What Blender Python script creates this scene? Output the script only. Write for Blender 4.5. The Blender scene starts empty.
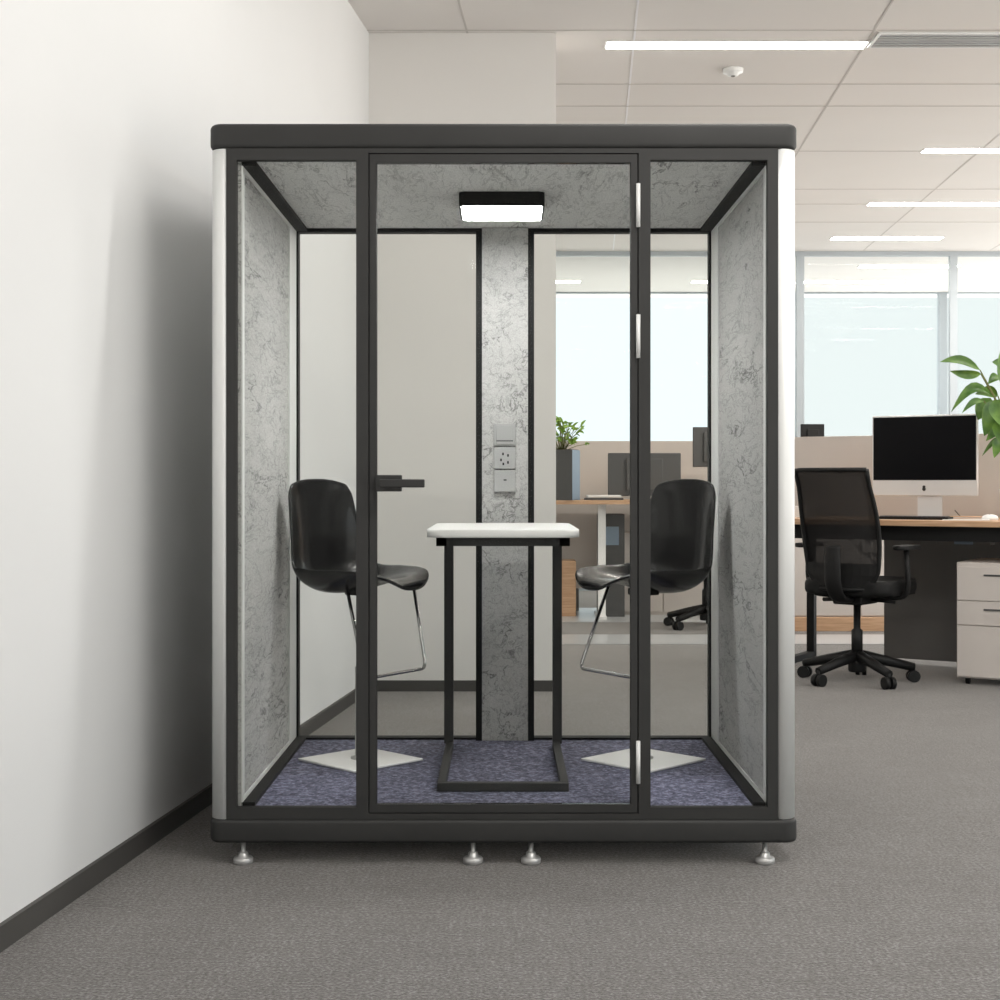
import bpy, bmesh, math, random
from mathutils import Vector, Matrix
random.seed(7)
C = bpy.context.scene
COL = C.collection
PI = math.pi
K = 0.9333            # metres per design unit
F = 1442.0            # focal length in pixels of a 1000 px frame
CX, CY, CH = 503.0, 484.0, 1.146   # horizon point and eye height

SKY = (.86, .92, .94); UPLIGHT = (3.0, 2.85, 2.65)     # radiance of the sky and of the uplight added below the horizon
# ---------------------------------------------------------------- camera, world, lights, exposure
cd = bpy.data.cameras.new('camera'); cam = bpy.data.objects.new('camera', cd); COL.objects.link(cam)
cam.location = (0, 0, CH*K); cam.rotation_euler = (PI/2, 0, 0)
cd.sensor_width = 36; cd.lens = 36*F/1000; cd.shift_x = -(CX-500)/1000; cd.shift_y = (CY-500)/1000
cd.clip_end = 400
C.camera = cam
C.view_settings.view_transform = 'Standard'; C.view_settings.look = 'None'
C.view_settings.gamma = 1; C.view_settings.use_curve_mapping = False
C.view_settings.exposure = 0.4
W = bpy.data.worlds.new('sky'); C.world = W; W.use_nodes = True
bg = W.node_tree.nodes['Background']
# overcast sky above the horizon, brighter uplight added below it to lift the ceiling
_n = W.node_tree.nodes; _l = W.node_tree.links
_tc = _n.new('ShaderNodeTexCoord'); _sx = _n.new('ShaderNodeSeparateXYZ'); _l.new(_tc.outputs['Generated'], _sx.inputs[0])
_rp = _n.new('ShaderNodeValToRGB'); _ad = _n.new('ShaderNodeMath'); _ad.operation = 'MULTIPLY_ADD'; _ad.inputs[1].default_value = .5; _ad.inputs[2].default_value = .5
_l.new(_sx.outputs[2], _ad.inputs[0]); _l.new(_ad.outputs[0], _rp.inputs[0])
_e = _rp.color_ramp.elements; _e[0].position = .485; _e[0].color = (UPLIGHT[0], UPLIGHT[1], UPLIGHT[2], 1); _e[1].position = .505; _e[1].color = (SKY[0], SKY[1], SKY[2], 1)
_l.new(_rp.outputs[0], bg.inputs[0]); bg.inputs[1].default_value = 1.0

def area(name, loc, size, sizey, power, col, rot=(0,0,0), spread=PI):
    l = bpy.data.lights.new(name, 'AREA'); l.shape = 'RECTANGLE'; l.size = size*K; l.size_y = sizey*K
    l.energy = power; l.color = col; l.spread = spread
    o = bpy.data.objects.new(name, l); o.location = Vector(loc)*K; o.rotation_euler = rot; COL.objects.link(o); return o
# ceiling luminaires of the bay in which the photographer stands (same strips as the visible ones)
for (x, y) in ((1.3, 0.6), (1.3, 2.6), (1.0, 4.6), (4.6, 1.6), (4.6, 4.6)):
    area('ceiling_strip_light', (x, y, 3.61), 1.6, .14, 40 if (x, y) == (1.3, 2.6) else 22, (1, .975, .94))
# and of the office bays to the right of the picture
for (x, y) in ((4.6, 8.18), (5.2, 10.8), (5.6, 12.8), (6.1, 14.6), (3.0, 10.78)):
    area('ceiling_strip_light', (x, y, 3.625), 1.6, .12, 34, (1, .94, .87))

# ---------------------------------------------------------------- materials
def mat(name, col, rough=.5, metal=0, spec=.5, emit=None, es=0):
    m = bpy.data.materials.new(name); m.use_nodes = True
    b = m.node_tree.nodes['Principled BSDF']
    b.inputs['Base Color'].default_value = (*col, 1); b.inputs['Roughness'].default_value = rough
    b.inputs['Metallic'].default_value = metal; b.inputs['Specular IOR Level'].default_value = spec
    if emit: b.inputs['Emission Color'].default_value = (*emit, 1); b.inputs['Emission Strength'].default_value = es
    return m
def nd(m, t, **kw):
    n = m.node_tree.nodes.new(t)
    for k, v in kw.items():
        if hasattr(n, k): setattr(n, k, v)
        else: n.inputs[k].default_value = v
    return n
def coords(m, scale=(1,1,1), rotz=0):
    tc = nd(m, 'ShaderNodeTexCoord'); mp = nd(m, 'ShaderNodeMapping')
    mp.inputs['Scale'].default_value = scale; mp.inputs['Rotation'].default_value = (0,0,rotz)
    m.node_tree.links.new(tc.outputs['Object'], mp.inputs['Vector']); return mp.outputs[0]
def ramp(m, fac, stops):
    r = nd(m, 'ShaderNodeValToRGB'); e = r.color_ramp.elements
    while len(e) < len(stops): e.new(.5)
    for el, (p, c) in zip(e, stops): el.position = p; el.color = (*c, 1) if len(c) == 3 else c
    m.node_tree.links.new(fac, r.inputs[0]); return r.outputs[0]
def bump(m, h, strength, dist=.002):
    b = nd(m, 'ShaderNodeBump'); b.inputs['Strength'].default_value = strength; b.inputs['Distance'].default_value = dist
    m.node_tree.links.new(h, b.inputs['Height'])
    m.node_tree.links.new(b.outputs[0], m.node_tree.nodes['Principled BSDF'].inputs['Normal'])
def base(m, col): m.node_tree.links.new(col, m.node_tree.nodes['Principled BSDF'].inputs['Base Color'])
def mixc(m, fac, a, b, mode='MIX'):
    x = nd(m, 'ShaderNodeMix', data_type='RGBA', blend_type=mode)
    L = m.node_tree.links
    if isinstance(fac, float): x.inputs[0].default_value = fac
    else: L.new(fac, x.inputs[0])
    L.new(a, x.inputs[6]); L.new(b, x.inputs[7]); return x.outputs[2]
def subtle(m, c1, c2, scale):     # a soft two-tone variation of a plain surface
    n = nd(m, 'ShaderNodeTexNoise', Scale=scale, Detail=4.0); m.node_tree.links.new(coords(m), n.inputs['Vector'])
    base(m, ramp(m, n.outputs[0], [(.3, c1), (.7, c2)])); return n

M = {}
M['dark'] = mat('charcoal_powder_coat', (.047,.047,.045), .55, spec=.3); subtle(M['dark'], (.034,.034,.0333), (.038,.038,.0373), 6)
M['black'] = mat('matt_black', (.008,.008,.008), .6, spec=.25)
M['blackp'] = mat('black_plastic', (.010,.010,.010), .5, spec=.3)
M['shell'] = mat('glossy_black_shell', (.009,.009,.009), .22, spec=.6)
M['white'] = mat('white_aluminium', (.78,.79,.78), .35); subtle(M['white'], (.78,.79,.78), (.80,.81,.80), 3)
M['trim'] = mat('light_grey_trim', (.74,.75,.74), .45)
M['plate'] = mat('white_enamel', (.93,.93,.92), .35)
M['topw'] = mat('white_laminate', (.74,.74,.73), .3)
M['chrome'] = mat('chrome', (.62,.62,.62), .12, 1)
M['satin'] = mat('satin_steel', (.60,.60,.59), .42, .6)
M['socket'] = mat('grey_plastic', (.38,.385,.38), .4)
M['wall'] = mat('white_paint', (.71,.715,.715), .85, spec=.2); n = subtle(M['wall'], (.70,.707,.708), (.72,.727,.728), 1.2)
M['wallb'] = mat('cream_paint', (.76,.745,.715), .85, spec=.2); subtle(M['wallb'], (.755,.742,.72), (.775,.76,.735), 1.2)
M['ceil'] = mat('ceiling_tile', (.76,.735,.71), .9, spec=.2); n = subtle(M['ceil'], (.74,.715,.69), (.77,.745,.72), .8)
M['seam'] = mat('ceiling_seam', (.58,.555,.53), .9, spec=.2)
M['seamw'] = mat('ceiling_rail_white', (.85,.85,.87), .7)
M['base'] = mat('dark_skirting', (.060,.057,.053), .6)
M['beige'] = mat('beige_fabric', (.50,.44,.40), .9, spec=.2)
n = nd(M['beige'], 'ShaderNodeTexNoise', Scale=400.0); M['beige'].node_tree.links.new(coords(M['beige']), n.inputs['Vector'])
base(M['beige'], ramp(M['beige'], n.outputs[0], [(.3,(.56,.515,.48)),(.7,(.62,.575,.54))]))
M['cream'] = mat('cream_lacquer', (.62,.57,.53), .45); subtle(M['cream'], (.61,.56,.52), (.64,.59,.55), 5)
M['greyp'] = mat('dark_grey_panel', (.085,.082,.08), .6); subtle(M['greyp'], (.12,.114,.108), (.135,.128,.12), 5)
M['mong'] = mat('monitor_back_grey', (.075,.075,.075), .5)
M['screen'] = mat('switched_off_screen', (.003,.003,.004), .3, spec=.12)
M['silver'] = mat('silver_aluminium', (.72,.71,.70), .38, .35)
M['blue'] = mat('blue_grey_plastic', (.22,.29,.37), .5)
M['paper'] = mat('paper', (.82,.80,.77), .8)
M['green'] = mat('leaf_green', (.10,.22,.03), .45); n = subtle(M['green'], (.03,.10,.01), (.13,.26,.03), 14)
M['stem'] = mat('plant_stem', (.16,.17,.05), .6)
M['green2'] = mat('light_leaf_green', (.24,.42,.06), .5); subtle(M['green2'], (.18,.34,.04), (.34,.5,.1), 20)
M['soil'] = mat('soil', (.05,.035,.025), .95)
M['sash'] = mat('blue_grey_aluminium', (.38,.42,.45), .5)
M['bld'] = mat('pale_facade', (.72,.76,.78), .8)
n = nd(M['bld'], 'ShaderNodeTexBrick', Scale=.30); n.offset = 0; M['bld'].node_tree.links.new(coords(M['bld'], (1,1,1)), n.inputs['Vector'])
n.inputs['Color1'].default_value = (.34,.365,.375,1); n.inputs['Color2'].default_value = (.352,.378,.388,1); n.inputs['Mortar'].default_value = (.372,.395,.402,1); n.inputs['Mortar Size'].default_value = .06
base(M['bld'], n.outputs[0])
M['strip'] = mat('led_strip', (1,1,1), .5, emit=(1,.96,.91), es=20.0)
M['diff'] = mat('lamp_diffuser', (1,1,1), .5, emit=(1,.99,.97), es=40.0)
M['cblack'] = mat('black_ink', (.01,.01,.01), .5)
M['glare'] = mat('painted_floor_glare', (.42,.43,.44), .28)  # window glare on the far floor, painted as a pale gloss

# wood
m = mat('oak_laminate', (.6,.4,.24), .4); M['wood'] = m
n = nd(m, 'ShaderNodeTexNoise', Scale=3.0, Detail=6.0); m.node_tree.links.new(coords(m, (2, 30, 30)), n.inputs['Vector'])
base(m, ramp(m, n.outputs[0], [(.3,(.50,.30,.17)),(.7,(.66,.43,.27))]))

# grey felt with dark hair-like veins
def felt(sc=(1,1,1), lo=.415, hi=.525):
    m = mat('grey_acoustic_felt', (.3,.3,.3), .95, spec=.15); L = m.node_tree.links
    v = coords(m, sc)
    w = nd(m, 'ShaderNodeTexNoise', Scale=9.0, Detail=3.0); L.new(v, w.inputs['Vector'])
    add = nd(m, 'ShaderNodeVectorMath', operation='MULTIPLY_ADD'); L.new(w.outputs['Color'], add.inputs[0])
    add.inputs[1].default_value = (.16,.16,.16); L.new(v, add.inputs[2])
    def vein(scale, wdt, dark):
        a = nd(m, 'ShaderNodeTexNoise', Scale=scale, Detail=5.0, Roughness=.6); L.new(add.outputs[0], a.inputs['Vector'])
        s = nd(m, 'ShaderNodeMath', operation='SUBTRACT'); L.new(a.outputs[0], s.inputs[0]); s.inputs[1].default_value = .5
        ab = nd(m, 'ShaderNodeMath', operation='ABSOLUTE'); L.new(s.outputs[0], ab.inputs[0])
        return ramp(m, ab.outputs[0], [(0,(dark,)*3),(wdt,(1,1,1))])
    v1 = vein(9.0, .018, .36); v2 = vein(21.0, .022, .68)
    mk = nd(m, 'ShaderNodeTexNoise', Scale=7.0, Detail=3.0); L.new(v, mk.inputs['Vector'])
    mask = ramp(m, mk.outputs[0], [(.42,(0,0,0)),(.62,(1,1,1))])
    t = nd(m, 'ShaderNodeTexNoise', Scale=5.0, Detail=8.0, Roughness=.7); L.new(v, t.inputs['Vector'])
    tone = ramp(m, t.outputs[0], [(.25,(lo,lo,lo*.98)),(.75,(hi,hi,hi*.98))])
    one = nd(m, 'ShaderNodeRGB'); one.outputs[0].default_value = (1,1,1,1)
    a = mixc(m, mask, one.outputs[0], v1); b = mixc(m, 1.0, a, v2, 'MULTIPLY')
    c = mixc(m, 1.0, tone, b, 'MULTIPLY')
    g = nd(m, 'ShaderNodeTexNoise', Scale=260.0, Detail=2.0); L.new(v, g.inputs['Vector'])
    gg = ramp(m, g.outputs[0], [(.3,(.86,.86,.86)),(.7,(1.12,1.12,1.12))])
    base(m, mixc(m, 1.0, c, gg, 'MULTIPLY')); bump(m, g.outputs[0], .3)
    return m
M['felt'] = felt(); M['feltg'] = felt((1, .22, 1)); M['feltc_lit'] = felt((1, .22, 1), .66, .82)    # the long side and ceiling panels have the fibre running front to back; ceiling copy made paler in place of light
def carpet(name, c1, c2, c3, sc=1.0, rows=True, patch=((.88,)*3, (1.10,)*3), sheen=.5):
    m = mat(name, c2, .97, spec=.1); L = m.node_tree.links
    v = coords(m)
    a = nd(m, 'ShaderNodeTexNoise', Scale=115.0*sc, Detail=3.0, Roughness=.7); L.new(v, a.inputs['Vector'])
    col = ramp(m, a.outputs[0], [(.32, c1), (.5, c2), (.68, c3)])
    p = nd(m, 'ShaderNodeTexNoise', Scale=3.0, Detail=5.0); L.new(v, p.inputs['Vector'])
    pr = ramp(m, p.outputs[0], [(.3, patch[0]), (.7, patch[1])])
    col = mixc(m, 1.0, col, pr, 'MULTIPLY')
    if rows:
        vr = coords(m, (62*sc, 9*sc, 1), .10)
        r = nd(m, 'ShaderNodeTexNoise', Scale=1.0, Detail=3.0, Roughness=.6); L.new(vr, r.inputs['Vector'])
        col = mixc(m, 1.0, col, ramp(m, r.outputs[0], [(.3,(.80,)*3),(.7,(1.2,)*3)]), 'MULTIPLY')
        vr2 = coords(m, (5*sc, 75*sc, 1), .02)
        r2 = nd(m, 'ShaderNodeTexNoise', Scale=1.0, Detail=2.0, Roughness=.6); L.new(vr2, r2.inputs['Vector'])
        col = mixc(m, 1.0, col, ramp(m, r2.outputs[0], [(.3,(.80,)*3),(.7,(1.2,)*3)]), 'MULTIPLY')
    base(m, col); bump(m, a.outputs[0], .6, .004)
    bs = m.node_tree.nodes['Principled BSDF']; bs.inputs['Sheen Weight'].default_value = sheen; bs.inputs['Sheen Roughness'].default_value = .45; bs.inputs['Sheen Tint'].default_value = (1,.93,.87,1)
    return m
M['carpet'] = carpet('grey_office_carpet', (.012,.012,.0125), (.078,.078,.079), (.205,.204,.204))
M['bcarpet'] = carpet('blue_grey_needle_carpet', (.03,.033,.06), (.125,.13,.20), (.33,.34,.46), .62, False, ((.8,)*3, (1.15,)*3), sheen=.12)

def glass(name, tint, ior=1.35):
    m = bpy.data.materials.new(name); m.use_nodes = True; nt = m.node_tree; nt.nodes.clear()
    o = nt.nodes.new('ShaderNodeOutputMaterial'); mx = nt.nodes.new('ShaderNodeMixShader')
    t = nt.nodes.new('ShaderNodeBsdfTransparent'); t.inputs[0].default_value = (*tint, 1)
    g = nt.nodes.new('ShaderNodeBsdfGlossy'); g.inputs['Roughness'].default_value = .02
    f = nt.nodes.new('ShaderNodeFresnel'); f.inputs[0].default_value = ior
    nt.links.new(f.outputs[0], mx.inputs[0]); nt.links.new(t.outputs[0], mx.inputs[1]); nt.links.new(g.outputs[0], mx.inputs[2])
    nt.links.new(mx.outputs[0], o.inputs[0]); return m
M['glass'] = glass('clear_glass', (.985,.99,.985), 1.09)
M['wglass'] = glass('window_glass', (.97,.985,.99), 1.1)
# fine mesh fabric of the office chair: partly see-through weave
m = mat('black_mesh_fabric', (.016,.015,.015), .8); M['mesh'] = m
L = m.node_tree.links; out = m.node_tree.nodes['Material Output']; bs = m.node_tree.nodes['Principled BSDF']
mx = nd(m, 'ShaderNodeMixShader'); tr = nd(m, 'ShaderNodeBsdfTransparent'); mx.inputs[0].default_value = .955
L.new(tr.outputs[0], mx.inputs[1]); L.new(bs.outputs[0], mx.inputs[2]); L.new(mx.outputs[0], out.inputs[0])

# ---------------------------------------------------------------- mesh helpers (design units)
def BM(): return bmesh.new()
def box(bm, x0, x1, y0, y1, z0, z1, bev=0, mi=0, seg=2):
    r = bmesh.ops.create_cube(bm, size=1)
    vs = r['verts']
    for v in vs:
        v.co = Vector(((x0+x1)/2 + v.co.x*(x1-x0), (y0+y1)/2 + v.co.y*(y1-y0), (z0+z1)/2 + v.co.z*(z1-z0)))
    fs = set(f for v in vs for f in v.link_faces)
    for f in fs: f.material_index = mi
    if bev:
        es = list(set(e for v in vs for e in v.link_edges))
        rr = bmesh.ops.bevel(bm, geom=es, offset=bev, segments=seg, affect='EDGES', profile=.5)
        for f in rr['faces']: f.material_index = mi; f.smooth = True
def obox(bm, o, u, n, t0, t1, m0, m1, z0, z1, bev=0, mi=0):
    b2 = BM(); box(b2, t0, t1, m0, m1, z0, z1, bev, mi)
    for v in b2.verts: v.co = Vector((o[0]+u[0]*v.co.x+n[0]*v.co.y, o[1]+u[1]*v.co.x+n[1]*v.co.y, v.co.z))
    merge(bm, b2)
def merge(bm, b2, mtx=None):
    me = bpy.data.meshes.new('tmp'); b2.to_mesh(me); b2.free()
    if mtx: me.transform(mtx)
    bm.from_mesh(me); bpy.data.meshes.remove(me)
def prism(bm, pts, z0, z1, bev=0, mi=0):
    lo = [bm.verts.new((x, y, z0)) for x, y in pts]; hi = [bm.verts.new((x, y, z1)) for x, y in pts]
    n = len(pts); fs = [bm.faces.new(lo[::-1]), bm.faces.new(hi)]
    for i in range(n):
        f = bm.faces.new((lo[i], lo[(i+1)%n], hi[(i+1)%n], hi[i])); fs.append(f); f.smooth = n > 8
    for f in fs: f.material_index = mi
    if bev:
        es = [e for e in set(e for f in fs[:2] for e in f.edges)]
        rr = bmesh.ops.bevel(bm, geom=es, offset=bev, segments=3, affect='EDGES', profile=.5)
        for f in rr['faces']: f.smooth = True; f.material_index = mi
def rrect(x0, x1, y0, y1, r, n=8):
    p = []
    for cx, cy, a0 in ((x1-r, y0+r, -90), (x1-r, y1-r, 0), (x0+r, y1-r, 90), (x0+r, y0+r, 180)):
        for i in range(n+1):
            a = math.radians(a0+90*i/n); p.append((cx+r*math.cos(a), cy+r*math.sin(a)))
    return p
def slab(b, x0, x1, y0, y1, R, z0, z1, r, mi=0):
    # plan-rounded slab whose upper and lower rims are rounded too
    prof = [(r*(1-math.cos(a)), z0+r*(1-math.sin(a))) for a in (PI/2*k/4 for k in range(5))]
    prof = [(r-r*math.sin(PI/2*k/4), z0+r-r*math.cos(PI/2*k/4)) for k in range(5)] + [(r-r*math.cos(PI/2*k/4), z1-r+r*math.sin(PI/2*k/4)) for k in range(5)]
    rings = [[b.verts.new((x, y, z)) for x, y in rrect(x0+t, x1-t, y0+t, y1-t, R-t)] for t, z in prof]
    for A, B in zip(rings, rings[1:]):
        for i in range(len(A)):
            f = b.faces.new((A[i], A[(i+1)%len(A)], B[(i+1)%len(A)], B[i])); f.smooth = True; f.material_index = mi
    b.faces.new(rings[0][::-1]); b.faces.new(rings[-1])
def smooth_path(pts, n=6):
    P = [Vector(p) for p in pts]; out = []
    for i in range(len(P)-1):
        p0 = P[max(i-1,0)]; p1 = P[i]; p2 = P[i+1]; p3 = P[min(i+2,len(P)-1)]
        for k in range(n):
            t = k/n
            out.append(.5*((2*p1)+(-p0+p2)*t+(2*p0-5*p1+4*p2-p3)*t*t+(-p0+3*p1-3*p2+p3)*t**3))
    out.append(P[-1]); return out
def rounded(pts, r, n=5):         # polyline with its corners rounded
    P = [Vector(p) for p in pts]; out = [P[0]]
    for i in range(1, len(P)-1):
        a = (P[i-1]-P[i]).normalized()*r; b = (P[i+1]-P[i]).normalized()*r
        for k in range(n+1):
            t = k/n; out.append((P[i]+a)*(1-t)**2+P[i]*2*t*(1-t)+(P[i]+b)*t*t)
    out.append(P[-1]); return out
def tube(bm, pts, r, seg=10, mi=0, radii=None, flat=None):
    P = [Vector(p) for p in pts]; rings = []
    up = Vector((0,0,1)); prev = None
    for i, p in enumerate(P):
        t = (P[min(i+1,len(P)-1)]-P[max(i-1,0)]).normalized()
        if prev is None:
            a = t.cross(up) if abs(t.dot(up)) < .95 else t.cross(Vector((1,0,0)))
        else: a = prev - t*prev.dot(t)
        a.normalize(); b = t.cross(a); prev = a
        rr = radii[i] if radii else r; fb = flat if flat else 1
        rings.append([bm.verts.new(p+a*rr*math.cos(2*PI*k/seg)+b*rr*fb*math.sin(2*PI*k/seg)) for k in range(seg)])
    for i in range(len(rings)-1):
        for k in range(seg):
            f = bm.faces.new((rings[i][k], rings[i][(k+1)%seg], rings[i+1][(k+1)%seg], rings[i+1][k])); f.smooth = True; f.material_index = mi
    for rg in (rings[0][::-1], rings[-1]):
        f = bm.faces.new(rg); f.material_index = mi
def lathe(bm, prof, c=(0,0,0), seg=24, mi=0):
    rings = [[bm.verts.new((c[0]+r*math.cos(2*PI*k/seg), c[1]+r*math.sin(2*PI*k/seg), c[2]+z)) for k in range(seg)] for r, z in prof]
    for i in range(len(rings)-1):
        for k in range(seg):
            f = bm.faces.new((rings[i][k], rings[i][(k+1)%seg], rings[i+1][(k+1)%seg], rings[i+1][k])); f.smooth = True; f.material_index = mi
    bm.faces.new(rings[0][::-1]).material_index = mi; bm.faces.new(rings[-1]).material_index = mi
def obj(name, bm, mats, parent=None, world=False, kind=None):
    """one mesh object; world=True: vertices are given in world design units"""
    if not isinstance(mats, (list, tuple)): mats = [mats]
    off = Vector((0,0,0))
    if world and parent is not None:
        off = parent['_o'] if '_o' in parent else (0,0,0); off = Vector(off)
    bmesh.ops.recalc_face_normals(bm, faces=bm.faces)
    for v in bm.verts: v.co = (v.co-off)*K
    me = bpy.data.meshes.new(name); bm.to_mesh(me); bm.free()
    for m_ in mats: me.materials.append(M[m_])
    o = bpy.data.objects.new(name, me); COL.objects.link(o)
    if parent is not None: o.parent = parent
    if kind: o['kind'] = kind
    return o
ORG = []
def thing(name, label, cat, loc=(0,0,0), rz=0, group=None):
    o = bpy.data.objects.new(name, None); COL.objects.link(o); o.empty_display_size = .1
    o.location = Vector(loc)*K; o.rotation_euler = (0,0,rz); o['label'] = label; o['category'] = cat
    o['_o'] = tuple(loc); ORG.append(o)
    if group: o['group'] = group
    return o
def tag(o, label, cat, group=None):
    o['label'] = label; o['category'] = cat
    if group: o['group'] = group
    return o
def copy_tree(o, parent=None):
    c = o.copy(); COL.objects.link(c)
    if parent is not None: c.parent = parent
    for ch in [x for x in bpy.data.objects if x.parent == o]: copy_tree(ch, c)
    return c
def dup(root, loc, rz, label, group=None, cat=None):
    c = copy_tree(root); c.location = Vector(loc)*K; c.rotation_euler = (0,0,rz); c['label'] = label
    c['_o'] = tuple(loc); ORG.append(c)
    if group: c['group'] = group
    elif 'group' in c: del c['group']
    return c
def centre(o):     # put the origin of a single-mesh thing at its base
    me = o.data; xs = [v.co for v in me.vertices]
    c = Vector(((min(v.x for v in xs)+max(v.x for v in xs))/2, (min(v.y for v in xs)+max(v.y for v in xs))/2, min(v.z for v in xs)))
    me.transform(Matrix.Translation(-c)); o.location = c; return o
def px(x, d): return (x-CX)*d/F
def pz(y, d): return CH+(CY-y)*d/F

# ---------------------------------------------------------------- room shell
CEIL = 3.642; BY = 7.98; SL = 162/F       # ceiling height, back wall distance, drift of the left wall
def lw(y): return -.742 - SL*(BY-y)
b = BM(); box(b, -4, 7.4, -1.5, 19.3, -.12, 0); obj('floor', b, 'carpet', kind='structure')
b = BM(); box(b, .3, 7.4, 11.95, 13.3, 0, .004); obj('glare_band_1', b, 'glare', kind='structure')  # bands of window glare laid on the carpet as pale strips
b = BM(); box(b, .3, 7.4, 10.3, 10.95, 0, .004); obj('glare_band_2', b, 'glare', kind='structure')
b = BM(); prism(b, [(lw(-1.5)-.25, -1.5), (lw(-1.5), -1.5), (lw(BY), BY), (lw(BY)-.25, BY)], 0, CEIL); obj('wall_left', b, 'wall', kind='structure')
b = BM(); prism(b, [(lw(-1.5), -1.5), (lw(-1.5)+.014, -1.5), (lw(BY)+.014, BY), (lw(BY), BY)], 0, .064); obj('baseboard_left', b, 'base', kind='structure')
b = BM(); box(b, -1.1, .293, BY, BY+.3, 0, CEIL); obj('wall_back', b, 'wallb', kind='structure')
b = BM(); box(b, lw(BY)+.014, .293, BY-.014, BY, 0, .06); obj('baseboard_back', b, 'base', kind='structure')
# the far part of the left side, behind the back wall
b = BM(); box(b, -1.4, -1.1, BY+.3, 19.3, 0, CEIL); obj('wall_left_rear', b, 'wallb', kind='structure')
# wall behind the photographer, with an unseen opening added at its right to light the booth front
b = BM(); box(b, lw(-1.5)-.25, 3.4, -1.75, -1.5, 0, CEIL); box(b, 3.4, 7.4, -1.75, -1.5, 2.9, CEIL); obj('wall_rear', b, 'wallb', kind='structure')
# ceiling with its tile seams
b = BM(); box(b, -4, 7.4, -1.5, 19.3, CEIL, CEIL+.15)
g = math.atan(87/F)
def ray(x0, y0, w, mi, ys=-1.5, ye=15.4):
    f = lambda y: x0 + (y-y0)*math.tan(g)
    prism(b, [(f(ys)-w, ys), (f(ys)+w, ys), (f(ye)+w, ye), (f(ye)-w, ye)], CEIL-.002, CEIL+.001, mi=mi)
for x0, mi in ((-.20,1), (.726,2), (2.04,1), (3.4,1), (4.75,1)): ray(x0, 7.93, .006, mi)
for yy in (84, 106, 151, 189, 204, 222):
    d = (CEIL-CH)*F/(CY-yy); box(b, .30, 7.4, d-.008, d+.008, CEIL-.003, CEIL+.001, mi=1)
for d in (.8, 2.0, 3.2, 4.4, 5.6, 6.8, 7.93): box(b, -2, 7.4, d-.006, d+.006, CEIL-.003, CEIL+.001, mi=1)
obj('ceiling', b, ['ceil', 'seam', 'seamw'], kind='structure')

# glazed partition at 15.5 and outer windows at 18.8
GP = 15.5; WY = 18.8
t = obj('window_1', (lambda b: (
    box(b, .3, 7.4, GP-.03, GP+.03, CEIL-.05, CEIL),
    [box(b, px(p,GP)-.04, px(p,GP)+.04, GP-.03, GP+.03, 0, CEIL-.05) for p in (800, 953, 1130)],
    box(b, .3, 7.4, GP-.03, GP+.03, 0, .08), b)[-1])(BM()), 'sash', kind='structure')
b = BM(); box(b, .3, 7.4, GP-.006, GP+.006, .08, CEIL-.05); obj('pane', b, 'wglass', t)
b = BM()
zt = pz(294, WY)
box(b, -1.1, 7.4, WY-.05, WY+.05, zt-.0, CEIL)
box(b, -1.1, 7.4, WY-.05, WY+.05, 0, .55)
w = obj('window_2', b, 'sash', kind='structure')
b = BM()
for p in (543, 792, 942, 1090): box(b, px(p,WY)-.05, px(p,WY)+.05, WY-.06, WY+.06, .55, zt)
obj('window_frame', b, 'sash', w)
b = BM(); box(b, -1.1, 7.4, WY-.01, WY+.01, .55, zt); obj('pane', b, 'wglass', w)
# far facade seen through the glass
def building(x0, x1, y, z1, label):
    b = BM(); box(b, x0, x1, y, y+12, -12, z1)
    o = obj('office_building', b, 'bld'); t2 = o
    tag(o, label, 'building')
building(13, 27, 75, 16, 'pale high-rise block seen outside through the right-hand window panes')

# luminaires
def strip(x0p, x1p, yp, label, w=.115, en=None):
    d = (CEIL-CH)*F/(CY-yp); x0 = px(x0p, d); x1 = px(x1p, d)
    t = thing('ceiling_light', label, 'ceiling light', ((x0+x1)/2, d, CEIL-.006), 0, 'linear ceiling lights')
    b = BM(); h = (x1-x0)/2
    box(b, -h-.012, h+.012, -w/2-.012, w/2+.012, .001, .006); obj('housing', b, 'white', t)
    b = BM(); box(b, -h, h, -w/2, w/2, -.002, .003, .0); obj('diffuser', b, 'strip', t)
strip(607, 865, 44.5, 'long linear ceiling light above the booth roof beside the air vent')
strip(924, 1090, 150, 'linear ceiling light at the right edge, first one behind the air vent')
strip(869, 1060, 203.5, 'linear ceiling light above the plant, second from the top at the right edge')
strip(832, 941, 238, 'linear ceiling light just in front of the glazed partition header', .15)
strip(797, 903, 281.5, 'linear ceiling light inside the glazed room, lower one of the two on the right', .16)
strip(860, 958, 266, 'linear ceiling light inside the glazed room, upper one above the far monitor', .16)
strip(540, 580, 281.5, 'linear ceiling light seen through the booth glass next to the back wall', .16)
strip(692, 740, 281.5, 'linear ceiling light seen through the right booth window at its right edge', .16)
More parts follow.
